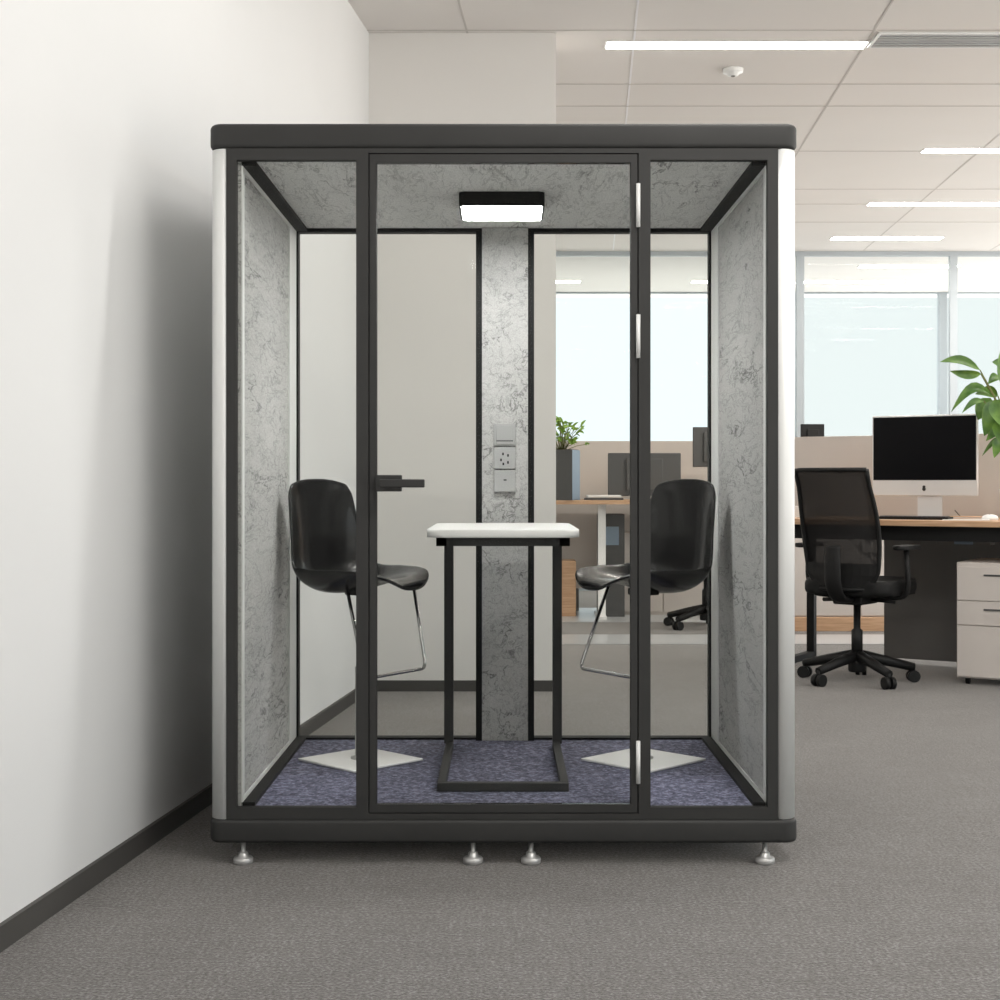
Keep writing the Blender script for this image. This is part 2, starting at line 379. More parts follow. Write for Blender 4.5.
# vent and detector
d0 = 8.09; t = thing('air_vent', 'grey slatted air vent in the ceiling at the top right', 'vent', (px(1000,d0), d0, CEIL-.02))
b = BM(); h = px(1127,d0)-px(1000,d0)
box(b, -h, h, -.13, -.12, .008, .02); box(b, -h, h, .12, .13, .008, .02); box(b, -h, -h+.015, -.12, .12, .008, .02); box(b, h-.015, h, -.12, .12, .008, .02)
obj('frame', b, 'white', t)
b = BM()
for i in range(6): box(b, -h+.015, h-.015, -.112+i*.042, -.088+i*.042, .010, .018)
obj('slats', b, 'socket', t)
b = BM(); box(b, -h+.015, h-.015, -.115, .115, .0185, .02); obj('backing', b, 'greyp', t)
d0 = (CEIL-CH)*F/(CY-69)
t = thing('smoke_detector', 'small round white smoke detector on the ceiling', 'smoke detector', (px(733,d0), d0, CEIL-.03))
b = BM(); lathe(b, [(.02,-.012),(.032,-.01),(.036,.004),(.06,.008),(.062,.03)]); obj('housing', b, 'white', t)
b = BM(); lathe(b, [(.008,-.017),(.013,-.015),(.013,-.011)]); obj('sensor', b, 'greyp', t)

# ---------------------------------------------------------------- the booth
D = 4.33
X = lambda p: (p-CX)*.003
Z = lambda p: CH+(CY-p)*.003
BACK = 5.48; ZF = .174; ZC = 2.118; XL = -.789; XR = .795
booth = thing('office_booth', 'charcoal and white two-seat office phone booth with glass front and grey felt lining', 'phone booth', (0, 4.95, 0))
def part(name, bm, mats, parent=booth): 
    return obj(name, bm, mats, parent, world=(parent is booth) or True)
booth_parts = {}
b = BM(); slab(b, -.885, .888, D-.005, 5.56, .042, Z(148), Z(122.9), .014); part('roof_cap', b, 'dark')
b = BM(); slab(b, -.885, .888, D-.005, 5.56, .042, Z(843.5), Z(820), .012); part('base_plinth', b, 'dark')
def sidepan(s):
    b = BM(); n = 8; r = .045
    xo, xi = (-.881, -.80) if s < 0 else (.884, .80)
    pts = [(xi, D+.03), (xi, 5.53)]
    for i in range(n+1):
        a = i/n*PI/2; pts.append((xo-s*r+s*r*math.sin(a), 5.55-r+r*math.cos(a)))
    for i in range(n+1):
        a = i/n*PI/2; pts.append((xo-s*r+s*r*math.cos(a), D+r-r*math.sin(a)))
    pts.append((xi, D+.004)) if False else None
    prism(b, pts, Z(820)+.001, Z(148)-.001); return b
part('side_panel', sidepan(-1), 'white'); part('side_panel', sidepan(1), 'white')
# front frame
b = BM(); y0, y1 = D, D+.02
zt, zb, ot, ob = Z(148), Z(820), Z(159.5), Z(808)
for a, c in ((226,236), (356.2,368.3), (638.8,650.5), (768,778.5)): box(b, X(a), X(c), y0, y1, zb, zt)
for a, c in ((236,356.2), (650.5,768)):
    box(b, X(a), X(c), y0, y1, ot, zt); box(b, X(a), X(c), y0, y1, zb, ob)
box(b, X(368.3), X(638.8), y0, y1, Z(152.7), zt); box(b, X(368.3), X(638.8), y0, y1, zb, Z(814))
# thin inner beads round the fixed lights and the door rebate
for a, c in ((236,356.2), (650.5,768)):
    box(b, X(a), X(c), y0+.006, y1+.004, ot-.0015, ot+.01); box(b, X(a), X(c), y0+.006, y1+.004, ob-.01, ob+.0015)
    box(b, X(a)-.01, X(a)+.0012, y0+.006, y1+.004, ob, ot); box(b, X(c)-.0012, X(c)+.01, y0+.006, y1+.004, ob, ot)
part('front_frame', b, 'dark')
b = BM(); r0 = .005
box(b, X(368.3), X(368.3)+r0, y1-.01, y1+.01, Z(814), Z(152.7)); box(b, X(638.8)-r0, X(638.8), y1-.01, y1+.01, Z(814), Z(152.7))
box(b, X(368.3), X(638.8), y1-.01, y1+.01, Z(152.7)-r0, Z(152.7)); box(b, X(368.3), X(638.8), y1-.01, y1+.01, Z(814), Z(814)+r0)
part('door_seal', b, 'black')
for a, c in ((236,356.2), (650.5,768)):
    b = BM(); box(b, X(a), X(c), D+.008, D+.016, ob, ot); part('side_window', b, 'glass')
# door
b = BM()
box(b, X(369.4), X(376.2), D+.002, D+.022, Z(813), Z(153.8)); box(b, X(631), X(637.6), D+.002, D+.022, Z(813), Z(153.8))
box(b, X(376.2), X(631), D+.002, D+.022, Z(162), Z(153.8)); box(b, X(376.2), X(631), D+.002, D+.022, Z(813), Z(805.2))
for (a0, a1, c0, c1) in ((376.2,376.7,805.2,162), (630.5,631,805.2,162)): box(b, X(a0), X(a1), D+.012, D+.022, Z(c0), Z(c1), mi=1)
box(b, X(376.2), X(631), D+.012, D+.022, Z(162.5), Z(162), mi=1); box(b, X(376.2), X(631), D+.012, D+.022, Z(805.2), Z(804.7), mi=1)
door = part('door', b, ['dark', 'black'])
b = BM(); box(b, X(376.7), X(630.5), D+.010, D+.018, Z(804.7), Z(162.5)); part('door_glass', b, 'glass', booth).parent = door
for a, c in ((183.5,227), (314.5,358), (741,783.5)):
    b = BM(); tube(b, [(X(638.2), D-.004, Z(c)), (X(638.2), D-.004, Z(a))], .0065, 12)
    box(b, X(637.8), X(638.8), D-.001, D+.004, Z(c), Z(a)); part('hinge', b, 'white').parent = door
b = BM(); box(b, X(376), X(402), D-.016, D+.004, Z(491.5), Z(475), .003)
hd = part('handle', b, 'dark'); hd.parent = door
b = BM(); tube(b, [(X(392), D-.016, Z(483.3)), (X(392), D-.055, Z(483.3))], .01, 14)
box(b, X(381), X(425.5), D-.062, D-.044, Z(487.5), Z(479.3), .003); part('handle_lever', b, 'dark').parent = door
# inner linings
b = BM(); box(b, XL, XR, D+.02, BACK, ZC, Z(148)-.001); part('ceiling_felt', b, 'feltc_lit')
for s, x, nm in ((-1, XL, 'l'), (1, XR, 'r')):
    xb = -.80 if s < 0 else .80
    b = BM(); box(b, min(x, xb) , max(x, xb), D+.02, BACK+.03, ZF-.03, ZC); part('felt_panel', b, 'feltg')
    # light trim round the felt
    b = BM(); e = -s*.004
    def sb(ya, yb_, za, zb_): box(b, min(x, x+e), max(x, x+e), ya, yb_, za, zb_)
    sb(D+.02, D+.05, ZF, ZC); sb(5.31, BACK, ZF, ZC); sb(D+.05, 5.31, ZC-.026, ZC); sb(D+.05, 5.31, ZF, ZF+.026)
    part('panel_trim', b, 'trim')
    b = BM()
    box(b, min(x, x-s*.045), max(x, x-s*.045), D+.02, BACK, ZC-.012, ZC); part('corner_bar', b, 'black')
    b = BM(); box(b, min(x, x-s*.04), max(x, x-s*.04), D+.02, BACK, ZF-.03, ZF+.012); part('corner_bar', b, 'black')
# floor
b = BM(); box(b, -.80, .80, D+.02, 5.54, Z(820)-.001, ZF-.008); part('floor_slab', b, 'dark')
b = BM(); box(b, XL, XR, D+.02, BACK+.0, ZF-.008, ZF); part('carpet', b, 'bcarpet')
# rear wall of the booth
b = BM(); f = .012
pl, pr = px(476, BACK), px(534, BACK)
box(b, XL, XR, BACK, BACK+.05, ZC-.014, ZC+.03); box(b, XL, XR, BACK, BACK+.05, ZF-.03, ZF+.008)
box(b, XL, XL+.011, BACK, BACK+.05, ZF, ZC); box(b, XR-.011, XR, BACK, BACK+.05, ZF, ZC)
box(b, pl, pl+.023, BACK-.02, BACK+.05, ZF, ZC-.014); box(b, pr-.023, pr, BACK-.02, BACK+.05, ZF, ZC-.014)
part('rear_frame', b, 'black')
for a, c in ((XL+.011, pl), (pr, XR-.011)):
    b = BM(); box(b, a, c, BACK+.02, BACK+.028, ZF+.008, ZC-.014); part('rear_window', b, 'glass')
b = BM(); box(b, pl+.023, pr-.023, BACK-.018, BACK+.05, ZF, ZC-.001); cp = part('centre_felt_panel', b, 'felt')
# socket stack
yp = BACK-.018
def ppx(p): return px(p, yp)
def ppz(p): return pz(p, yp)
b = BM(); box(b, ppx(494), ppx(515.5), yp-.014, yp, ppz(446), ppz(424), .002); box(b, ppx(496), ppx(513.5), yp-.018, yp-.013, ppz(444.2), ppz(425.5), .002)
box(b, ppx(496.5), ppx(513), yp-.0185, yp-.017, ppz(441.6), ppz(440.4), mi=1)
part('light_switch', b, ['socket', 'mong']).parent = cp
b = BM(); box(b, ppx(494), ppx(515.5), yp-.014, yp, ppz(469), ppz(447.2), .002)
for (qx, qy) in ((503,454), (508,455.5), (508,462.5), (503.3,464), (501,460)): box(b, ppx(qx-.8), ppx(qx+.8), yp-.0145, yp-.013, ppz(qy+1.3), ppz(qy-1.3), mi=1)
part('power_socket', b, ['socket', 'black']).parent = cp
b = BM(); box(b, ppx(494), ppx(515.5), yp-.014, yp, ppz(492), ppz(470.2), .002)
box(b, ppx(503.6), ppx(506.6), yp-.0145, yp-.013, ppz(480.6), ppz(479.4), mi=1)
part('data_socket', b, ['socket', 'black']).parent = cp
# ceiling lamp of the booth
b = BM(); l0, l1 = -.147, .139
prism(b, rrect(l0, l1, 4.79, 5.06, .018), 2.071, ZC, .003); lamp = part('booth_lamp', b, 'black')
b = BM(); prism(b, rrect(l0+.008, l1-.008, 4.80, 5.05, .014), 2.0685, 2.074, .001); part('lamp_diffuser', b, 'diff').parent = lamp
# levelling feet
for yy in (4.36, 5.45):
    for p in (243, 473, 531, 765):
        b = BM(); lathe(b, [(.028,0),(.030,.003),(.030,.015),(.027,.019),(.0165,.021),(.0145,.032),(.012,.034),(.0075,.037),(.0075,Z(843)+.002)], (X(p)*yy/D*1.0 if yy < 5 else X(p), yy, 0)); part('levelling_foot', b, 'satin')

# ---------------------------------------------------------------- table in the booth
t = thing('booth_table', 'slim white-topped table on a charcoal sled frame inside the booth', 'table', (.0, 4.9, ZF))
def tp(name, b, m_): return obj(name, b, m_, t, world=True)
b = BM(); prism(b, rrect(-.240, .240, 4.50, 5.30, .045), .978, 1.003, .009); tp('tabletop', b, 'topw')
b = BM(); y0, y1 = 4.55, 5.32
box(b, -.211, .211, y0, y0+.03, .95, .978); box(b, -.211, .211, y1-.03, y1, .95, .978)
box(b, -.211, -.178, y0, y1, .95, .978); box(b, .178, .211, y0, y1, .95, .978); tp('top_frame', b, 'dark')
b = BM(); box(b, -.208, .208, y0, y0+.03, ZF+.001, ZF+.028, .002)
box(b, -.208, -.182, y0+.03, 5.32, ZF+.001, ZF+.028); box(b, .182, .208, y0+.03, 5.32, ZF+.001, ZF+.028); tp('foot_frame', b, 'dark')
for s in (-1, 1):
    b = BM(); box(b, s*.199-.017, s*.199+.017, 5.285, 5.32, ZF+.02, .965, .002); tp('leg', b, 'dark')

# ---------------------------------------------------------------- swivel stools in the booth
def shell_mesh():
    prof = [(-.208,.992),(-.216,.94),(-.216,.86),(-.212,.78),(-.206,.69),(-.182,.620),(-.13,.590),(-.06,.588),(.01,.603),(.08,.622),(.135,.634),(.18,.634),(.213,.622),(.232,.606)]
    half = [.146,.174,.184,.192,.200,.207,.208,.204,.198,.190,.178,.156,.118,.065]
    curlf= [.010,.030,.045,.055,.060,.055,.040,.025,.012,.004,.0,0,0,0]      # forward reach of the side wings
    curlu= [-.022,-.004,0,.004,.022,.062,.092,.088,.074,.052,.036,.028,.022,.012]
    P = smooth_path([(a, b_, 0) for a, b_ in prof], 3)
    def lin(arr, i):
        q = i/3; j = min(int(q), len(arr)-2); f_ = q-j; return arr[j]*(1-f_)+arr[j+1]*f_
    b = BM(); rows = []; nv = 14
    for i, p in enumerate(P):
        h, cf, cu = lin(half, i), lin(curlf, i), lin(curlu, i); row = []
        for j in range(nv+1):
            v = -1+2*j/nv; e = abs(v)**2.6
            row.append(b.verts.new((p.x+cf*e, math.copysign(abs(v)**.92, v)*h, p.y+cu*e)))
        rows.append(row)
    for i in range(len(rows)-1):
        for j in range(nv):
            f_ = b.faces.new((rows[i][j], rows[i][j+1], rows[i+1][j+1], rows[i+1][j])); f_.smooth = True
    bmesh.ops.recalc_face_normals(b, faces=b.faces)
    bmesh.ops.solidify(b, geom=list(b.faces), thickness=.011)
    for f_ in b.faces: f_.smooth = True
    return b
def make_stool(label):
    t = thing('swivel_stool', label, 'stool', (.493, 5.06, ZF), 0)
    o = obj('seat_shell', shell_mesh(), 'shell', t)
    sm = o.modifiers.new('smooth', 'SUBSURF'); sm.levels = 1; sm.render_levels = 1
    b = BM(); a = .155; prism(b, [(-a,-a),(a,-a),(a,a),(-a,a)], 0.001, .010, .003); p = obj('base_plate', b, 'plate', t); p.rotation_euler = (0,0,0)
    b = BM(); lathe(b, [(.034,.009),(.034,.016),(.019,.02),(.019,.33),(.014,.335),(.014,.585)], seg=20); obj('column', b, 'satin', t)
    b = BM(); box(b, -.04, .04, -.04, .04, .583, .607, .004); obj('seat_mount', b, 'blackp', t)
    b = BM(); tube(b, [(.0,.0,.59),(.03,.03,.578),(.065,.068,.574)], .005, 8); tube(b, [(.06,.063,.574),(.09,.096,.571)], .0075, 8); obj('lever', b, 'blackp', t)
    b = BM(); pts = [(.02,.14,.606),(.15,.168,.319),(.15,-.168,.319),(.13,-.14,.625)]
    pts = [(.128,.13,.645),(.155,.175,.319),(.155,-.165,.319),(.045,-.13,.628)]
    tube(b, rounded(pts, .03), .0062, 10); obj('footrest', b, 'chrome', t)
    return t
FA = math.radians(34)
st = make_stool('black shell swivel stool on the right of the booth table')
st.rotation_euler = (0,0,PI+FA)          # faces the table and a little towards the viewer
st2 = dup(st, (-.500, 5.06, ZF), -FA, 'black shell swivel stool on the left of the booth table, beside the door handle')
for s_ in (st, st2): s_['group'] = 'stools in the booth'
for o in bpy.data.objects:               # base plates lie corner-on to the glass
    if o.name.startswith('base_plate') and o.parent in (st, st2): o.rotation_euler = (0,0,PI/4-o.parent.rotation_euler[2])
for o in bpy.data.objects:               # mirror the left stool's lever and footrest
    if o.parent == st2 and o.name.startswith('lever'): o.scale = (1,-1,1)

# ---------------------------------------------------------------- office chairs
def make_office_chair(label):
    t = thing('office_chair', label, 'office chair', (2.05, 8.35, 0), 0)     # local +X is forwards
    # five star base
    b = BM(); lathe(b, [(.045,.06),(.05,.07),(.05,.16),(.035,.18)], seg=18)
    for i in range(5):
        a = 2*PI*i/5+.35; c, s = math.cos(a), math.sin(a)
        tube(b, [(c*.03,s*.03,.15),(c*.16,s*.16,.125),(c*.33,s*.33,.085)], .02, 8, radii=[.036,.03,.024])
    obj('star_base', b, 'blackp', t)
    for i in range(5):
        a = 2*PI*i/5+.35; c, s = math.cos(a), math.sin(a); b = BM()
        tube(b, [(c*.325,s*.325,.09),(c*.325,s*.325,.05)], .012, 8)
        for k in (-1, 1):
            p = Vector((c*.325+s*.0, s*.325, .035)); q = Vector((-s, c, 0))*.008*k
            tube(b, [p+q, p+q*3.9], .035, 16)
        obj('caster', b, 'blackp', t)
    b = BM(); lathe(b, [(.032,.16),(.032,.30),(.02,.31),(.02,.47)], seg=18); obj('gas_lift', b, 'blackp', t)
    b = BM(); box(b, -.14, .10, -.09, .09, .455, .51, .012); tube(b, [(.0,-.08,.48),(.03,-.22,.47)], .009, 8); tube(b, [(-.04,.08,.48),(-.02,.2,.47)], .012, 8); obj('tilt_mechanism', b, 'blackp', t)
    b = BM(); prism(b, rrect(-.21, .31, -.265, .265, .10), .51, .60, .03); obj('seat', b, 'black', t)
    # back: frame loop and mesh
    def bp(v, z):     # v -1..1 across, z 0..1 up
        w = (.215 - .02*(1-z) + (.025*math.sin(PI*min(1,z*1.15)))) * (1 if z > .12 else .80+.20*z/.12)
        x = -.235 - .17*z + .05*v*v + .045*math.sin(PI*z)
        return Vector((x, v*w, .55+.675*z))
    loop = [bp(-1+2*i/12, 1) for i in range(13)]+[bp(1, 1-i/14) for i in range(1, 15)]+[bp(1-2*i/12, 0) for i in range(1, 13)]+[bp(-1, i/14) for i in range(1, 14)]
    loop.append(loop[0]); b = BM(); tube(b, loop, .013, 10); obj('back_frame', b, 'blackp', t)
    b = BM(); nz, nv = 16, 10; g_ = [[b.verts.new(bp(-1+2*j/nv, i/nz)) for j in range(nv+1)] for i in range(nz+1)]
    for i in range(nz):
        for j in range(nv): b.faces.new((g_[i][j], g_[i][j+1], g_[i+1][j+1], g_[i+1][j])).smooth = True
    bmesh.ops.solidify(b, geom=list(b.faces), thickness=.003); obj('back_mesh', b, 'mesh', t)
    b = BM()
    pts = [(-.06,0,.48),(-.24,0,.50),(-.315,0,.58),(-.33,0,.70),(-.325,0,.80)]
    P = smooth_path(pts, 5); tube(b, P, .05, 12, flat=.4); obj('spine', b, 'blackp', t)
    b = BM(); 
    g2 = [[b.verts.new(bp(-1+2*j/nv, .02+.20*i/4)+Vector((-.008,0,0))) for j in range(nv+1)] for i in range(5)]
    for i in range(4):
        for j in range(nv): b.faces.new((g2[i][j], g2[i][j+1], g2[i+1][j+1], g2[i+1][j]))
    obj('lumbar_support', b, 'blackp', t)
    for s in (-1, 1):
        b = BM(); tube(b, rounded([(.0,s*.12,.495),(.02,s*.29,.50),(.0,s*.31,.60),(-.01,s*.30,.775)], .05), .02, 10, flat=.75)
        ar = obj('arm', b, 'blackp', t)
        b = BM(); prism(b, rrect(-.13, .13, s*.30-.042, s*.30+.042, .035), .775, .80, .008); obj('arm_pad', b, 'blackp', ar)
    return t
oc = make_office_chair('black mesh-back office chair with armrests at the oak desk')
oc.rotation_euler = (0,0,math.radians(90-38))
d0 = 11.5
oc2 = dup(oc, (px(706,d0), d0, 0), math.radians(200), 'dark swivel office chair whose wheels show behind the right booth stool')
for s_ in (oc, oc2): s_['group'] = 'office chairs'

# ---------------------------------------------------------------- right desk
th = math.radians(32); U = (math.cos(th), -math.sin(th)); N = (math.sin(th), math.cos(th)); P0 = (2.57, 8.2)
def W2(t_, m_): return (P0[0]+U[0]*t_+N[0]*m_, P0[1]+U[1]*t_+N[1]*m_)
def at(px_, m_):  # t on the desk whose image column is px_ at setback m_
    k = (px_-CX)/F; a = P0[0]+N[0]*m_; c = P0[1]+N[1]*m_
    return (k*c-a)/(U[0]+k*-U[1])
ZD = .936
def desk_thing(name, label, cat, t_, m_, z=ZD, rz=0):
    x, y = W2(t_, m_); return thing(name, label, cat, (x, y, z), -th+rz)
T0, T1 = -1.25, 1.2
t = desk_thing('desk', 'long oak-topped desk with black frame at the right', 'desk', 0, 0, 0)
b = BM(); box(b, T0, T1, 0, 1.0, ZD-.034, ZD, .003); obj('desktop', b, 'wood', t)
b = BM(); box(b, T0+.05, T1-.05, .07, .10, ZD-.12, ZD-.034); box(b, T0+.05, T1-.05, .90, .93, ZD-.12, ZD-.034); obj('under_frame', b, 'black', t)
b = BM(); box(b, at(885,.88), T1-.05, .86, .885, .03, ZD-.11); obj('modesty_panel', b, 'greyp', t)
for tt in (T0+.06, T1-.1):
    b = BM(); box(b, tt, tt+.05, .1, .15, 0, ZD-.034); box(b, tt, tt+.05, .85, .9, 0, ZD-.034); box(b, tt, tt+.05, .1, .9, .0, .04); obj('leg', b, 'black', t)
b = BM(); ta = at(936,.5); box(b, ta, ta+.32, .5, .62, ZD-.155, ZD-.12, .004); box(b, ta+.11, ta+.22, .495, .5, ZD-.152, ZD-.125, mi=1); obj('cable_tray', b, ['greyp', 'blue'], t)
b = BM(); box(b, T0-.22, T1+.3, .0, .04, 0, .628, .004)
sc = desk_thing('desk_screen', 'tall beige fabric desk divider behind the silver computer', 'desk divider', 0, 1.005, ZD-.10)
obj('screen_panel', b, 'beige', sc)
for tt in (T0+.3, 0, T1-.1):
    b = BM(); box(b, tt-.03, tt+.03, -.008, 0, .0, .10); obj('clamp', b, 'greyp', sc)
# pedestal
t0 = at(956,.04); t = desk_thing('drawer_pedestal', 'cream three-drawer pedestal under the oak desk', 'drawer unit', t0, .04, 0); w_ = .46
b = BM(); box(b, 0, w_, .016, .56, .04, .70, .003); obj('body', b, 'cream', t)
for (xx, yy) in ((.05,.07),(w_-.05,.07),(.05,.5),(w_-.05,.5)): b = BM(); tube(b, [(xx-.01,yy,.022),(xx+.01,yy,.022)], .022, 12); box(b, xx-.012, xx+.012, yy-.012, yy+.012, .03, .041); obj('caster', b, 'black', t)
for (z0, z1) in ((.485,.675), (.345,.48), (.05,.34)):
    b = BM(); box(b, .006, w_-.006, 0, .016, z0, z1, .002); dr = obj('drawer', b, 'cream', t)
    b = BM(); hz = z1-.045 if z0 > .1 else z1-.05
    if z0 > .1: box(b, .155, .30, -.006, .001, hz-.005, hz+.005, .001, 0); obj('drawer_handle', b, 'mong', dr)
    else: b.free()
# silver all-in-one computer
MM = .60; x, y = px(924, 8.9), 8.9
t = thing('desktop_computer', 'silver all-in-one computer with black screen on the oak desk', 'computer', (x, y, ZD), -th)
zb, zt = 1.072-ZD, 1.572-ZD; w2 = .325
b = BM(); box(b, -w2, w2, 0, .022, zb, zt, .006); obj('body', b, 'silver', t)
b = BM(); box(b, -w2+.008, w2-.010, -.003, .001, zb+.098, zt-.010, .001); obj('screen', b, 'screen', t)
b = BM()    # small dark mark on the chin
lathe(b, [(.001,-.0016),(.011,-.0014),(.011,.0002)], seg=16)
merge(b, (lambda q: (lathe(q, [(.001,-.0016),(.0095,-.0014),(.0095,.0002)], (.0,.014,0), 16), q)[1])(BM()))
for v in b.verts: v.co = Vector((v.co.x, v.co.z, v.co.y+zb+.042))
obj('chin_mark', b, 'cblack', t)
b = BM(); prism(b, [(-.045,.018),(.105,.018),(.105,.028),(-.045,.028)], .004, zb+.18); prism(b, rrect(-.055,.115,-.07,.10,.01), .0005, .008, .002); obj('stand', b, 'silver', t)
# desk items
t = desk_thing('keyboard', 'slim dark keyboard on the oak desk in front of the computer', 'keyboard', at(915,.26), .26)
b = BM(); box(b, -.21, .21, -.06, .06, 0, .016, .003); obj('body', b, 'blackp', t)
b = BM()
for i in range(14):
    for j in range(4): box(b, -.195+i*.028, -.172+i*.028, -.05+j*.026, -.028+j*.026, .016, .020)
obj('keys', b, 'mong', t)
t = desk_thing('computer_mouse', 'white mouse on the oak desk right of the computer', 'mouse', at(990,.34), .34)
b = BM(); lathe(b, [(.034,0),(.036,.01),(.03,.024),(.016,.031),(.004,.033)], seg=20)
for v in b.verts: v.co.x *= 1.35
o = obj('body', b, 'plate', t); b = BM(); box(b, -.004, .004, -.012, .006, .030, .034); obj('scroll_wheel', b, 'socket', t)
t = desk_thing('paper_sheet', 'white paper sheets lying on the oak desk left of the mouse', 'paper', at(966,.22), .22, ZD, .25)
b = BM(); box(b, -.13, .13, -.09, .09, .0, .004); obj('sheets', b, 'paper', t)
t = desk_thing('notebook', 'tan notebook on the oak desk behind the paper sheets', 'notebook', at(968,.52), .52, ZD, -.1)
b = BM(); box(b, -.12, .12, -.08, .08, 0, .004, .001); box(b, -.12, .12, -.08, .08, .012, .016, .001); obj('cover', b, 'wood', t)
b = BM(); box(b, -.115, .117, -.077, .077, .004, .012); obj('pages', b, 'paper', t)
t = desk_thing('paper_stack', 'stack of white paper on the oak desk left of the office chair', 'paper stack', at(797,.5), .5)
b = BM()
for i in range(5): box(b, -.09+random.uniform(-.006,.006), .09+random.uniform(-.006,.006), -.1, .1, i*.014, i*.014+.012)
obj('sheets', b, 'paper', t)
b = BM(); q = [(*W2(at(954,.6),.62), ZD+.05), (*W2(at(957,.6),.68), ZD+.012), (*W2(at(962,.6),.65), ZD+.006), (*W2(at(990,.6),.5), ZD+.006), (*W2(at(984,.4),.38), ZD+.01)]
tag(centre(obj('mouse_cable', (lambda b: (tube(b, smooth_path(q,5), .003, 6), b)[1])(b), 'mong')), 'thin dark cable running from the silver computer to the mouse', 'cable')

# ---------------------------------------------------------------- plants
def leaf(b, base_, tip, w, sag=.02, roll=0.0, n=8):
    A = Vector(base_); B = Vector(tip); d_ = B-A; L_ = d_.length
    side = d_.cross(Vector((0,-1,0))).normalized()       # blade mostly open towards -Y
    side = (Matrix.Rotation(roll, 3, d_.normalized()) @ side)
    nrm = side.cross(d_.normalized())
    rows = []
    for i in range(n+1):
        t_ = i/n; ww = w*math.sin(PI*t_**.8)**.8 if 0 < t_ < 1 else .0008
        c = A+d_*t_+Vector((0,0,sag*math.sin(PI*t_)))
        rows.append([b.verts.new(c-side*ww+nrm*ww*.35), b.verts.new(c-side*ww*.5+nrm*ww*.1), b.verts.new(c), b.verts.new(c+side*ww*.5+nrm*ww*.1), b.verts.new(c+side*ww+nrm*ww*.35)])
    for i in range(n):
        for j in range(4): b.faces.new((rows[i][j], rows[i][j+1], rows[i+1][j+1], rows[i+1][j])).smooth = True
PX, PY = W2(at(1017,.75), .75)
t = thing('potted_plant', 'large-leaved green potted plant on the oak desk right of the computer', 'plant', (PX, PY, ZD))
b = BM(); lathe(b, [(.075,0),(.08,.005),(.10,.17),(.104,.18),(.094,.18),(.092,.165)]); pot = obj('pot', b, 'plate', t)
b = BM(); lathe(b, [(.09,.158),(.088,.166),(.01,.169)]); obj('soil', b, 'soil', t)
def pp(x_, y_, d_): return (px(x_, d_)-PX, d_-PY, pz(y_, d_)-ZD)
lv = [((980,370),(940,362),8.70,.030,.035,.3),((981,374),(950,371),8.62,.028,-.01,-.3),((995,398),(951,412),8.66,.034,.10,.4),
      ((984,401),(962,413),8.60,.020,.03,.2),((990,398),(978,420),8.72,.055,.0,.5),((996,402),(984,436),8.64,.075,.02,-.2),
      ((1004,385),(1000,352),8.6,.05,.0,.3),((1010,395),(1035,365),8.7,.05,.03,.2),((1002,430),(986,441),8.62,.03,.02,.2),
      ((1006,440),(982,456),8.66,.018,.04,0),((1000,420),(1008,452),8.58,.06,.03,.4),((1015,410),(1050,425),8.6,.06,.05,.2),
      ((1012,400),(1002,418),8.75,.06,.0,.1),((1000,378),(988,384),8.8,.03,.02,.4),((1010,380),(1020,345),8.75,.05,.02,.2),((1018,430),(1045,450),8.7,.05,.04,.3),
      ((994,400),(1010,432),8.55,.07,.02,.1),((1000,440),(994,458),8.6,.035,.02,.1),((998,396),(975,394),8.78,.035,.03,-.4),((1004,370),(992,362),8.72,.028,.02,.2)]
sb_ = BM()
for (A, B, d_, w_, sg, rl) in lv:
    b = BM(); a_ = pp(*A, d_); leaf(b, a_, pp(B[0], B[1], d_-.05), w_, sg, rl)
    o = obj('leaf', b, 'green', t)
    tube(sb_, smooth_path([(0,0,.16), (a_[0]*.35, a_[1]*.35, .16+(a_[2]-.16)*.6), a_], 5), .004, 6)
obj('stems', sb_, 'stem', t)

# ---------------------------------------------------------------- desk row behind, seen through the booth glass
d0 = 12.25; zt = pz(500, d0)
t = thing('desk', 'far oak desk with white legs behind the booth', 'desk', (px(640,d0), d0, 0))
b = BM(); prism(b, rrect(px(530,d0)-px(640,d0), px(740,d0)-px(640,d0), -.18, .72, .12), zt-.035, zt, .004); obj('desktop', b, 'wood', t)
for p in (602, 738): 
    b = BM(); xx = px(p,d0)-px(640,d0); box(b, xx-.032, xx+.032, 0, .06, .02, zt-.035); box(b, xx-.035, xx+.035, -.10, .5, 0, .03, .003); obj('leg', b, 'plate', t)
b = BM(); box(b, px(540,13.1), px(745,13.1), 13.08, 13.14, .2, pz(441,13.1), .004); 
o = centre(obj('desk_screen', b, 'beige')); tag(o, 'beige divider behind the far desk seen through the booth glass', 'desk divider')
for xx in (px(575,13.1), px(740,13.1)):
    b = BM(); box(b, xx-.03, xx+.03, 13.0, 13.22, 0, .2)
    for v in b.verts: v.co = v.co - Vector(o.location)/K
    obj('foot', b, 'greyp', o)
def monitor(label, x0, x1, y0, y1, d_, zbase, m_='mong', rz=0):
    cx = (x0+x1)/2; X_ = px(cx,d_); t = thing('monitor', label, 'monitor', (X_, d_, zbase), rz)
    h = px(x1,d_)-px(cx,d_); za, zb_ = pz(y1,d_)-zbase, pz(y0,d_)-zbase
    b = BM(); box(b, -h, h, 0, .03, za, zb_, .006); box(b, -h*.5, h*.5, -.02, 0, za+.05, zb_-.05, .004); obj('housing', b, m_, t)
    b = BM(); box(b, -h+.01, h-.01, .0301, .032, za+.012, zb_-.012); obj('screen', b, 'screen', t)
    b = BM(); box(b, -.03, .03, -.045, -.021, .006, (za+zb_)/2+.03); box(b, -.12, .12, -.13, .08, 0, .01, .002); obj('stand', b, m_, t)
    return t
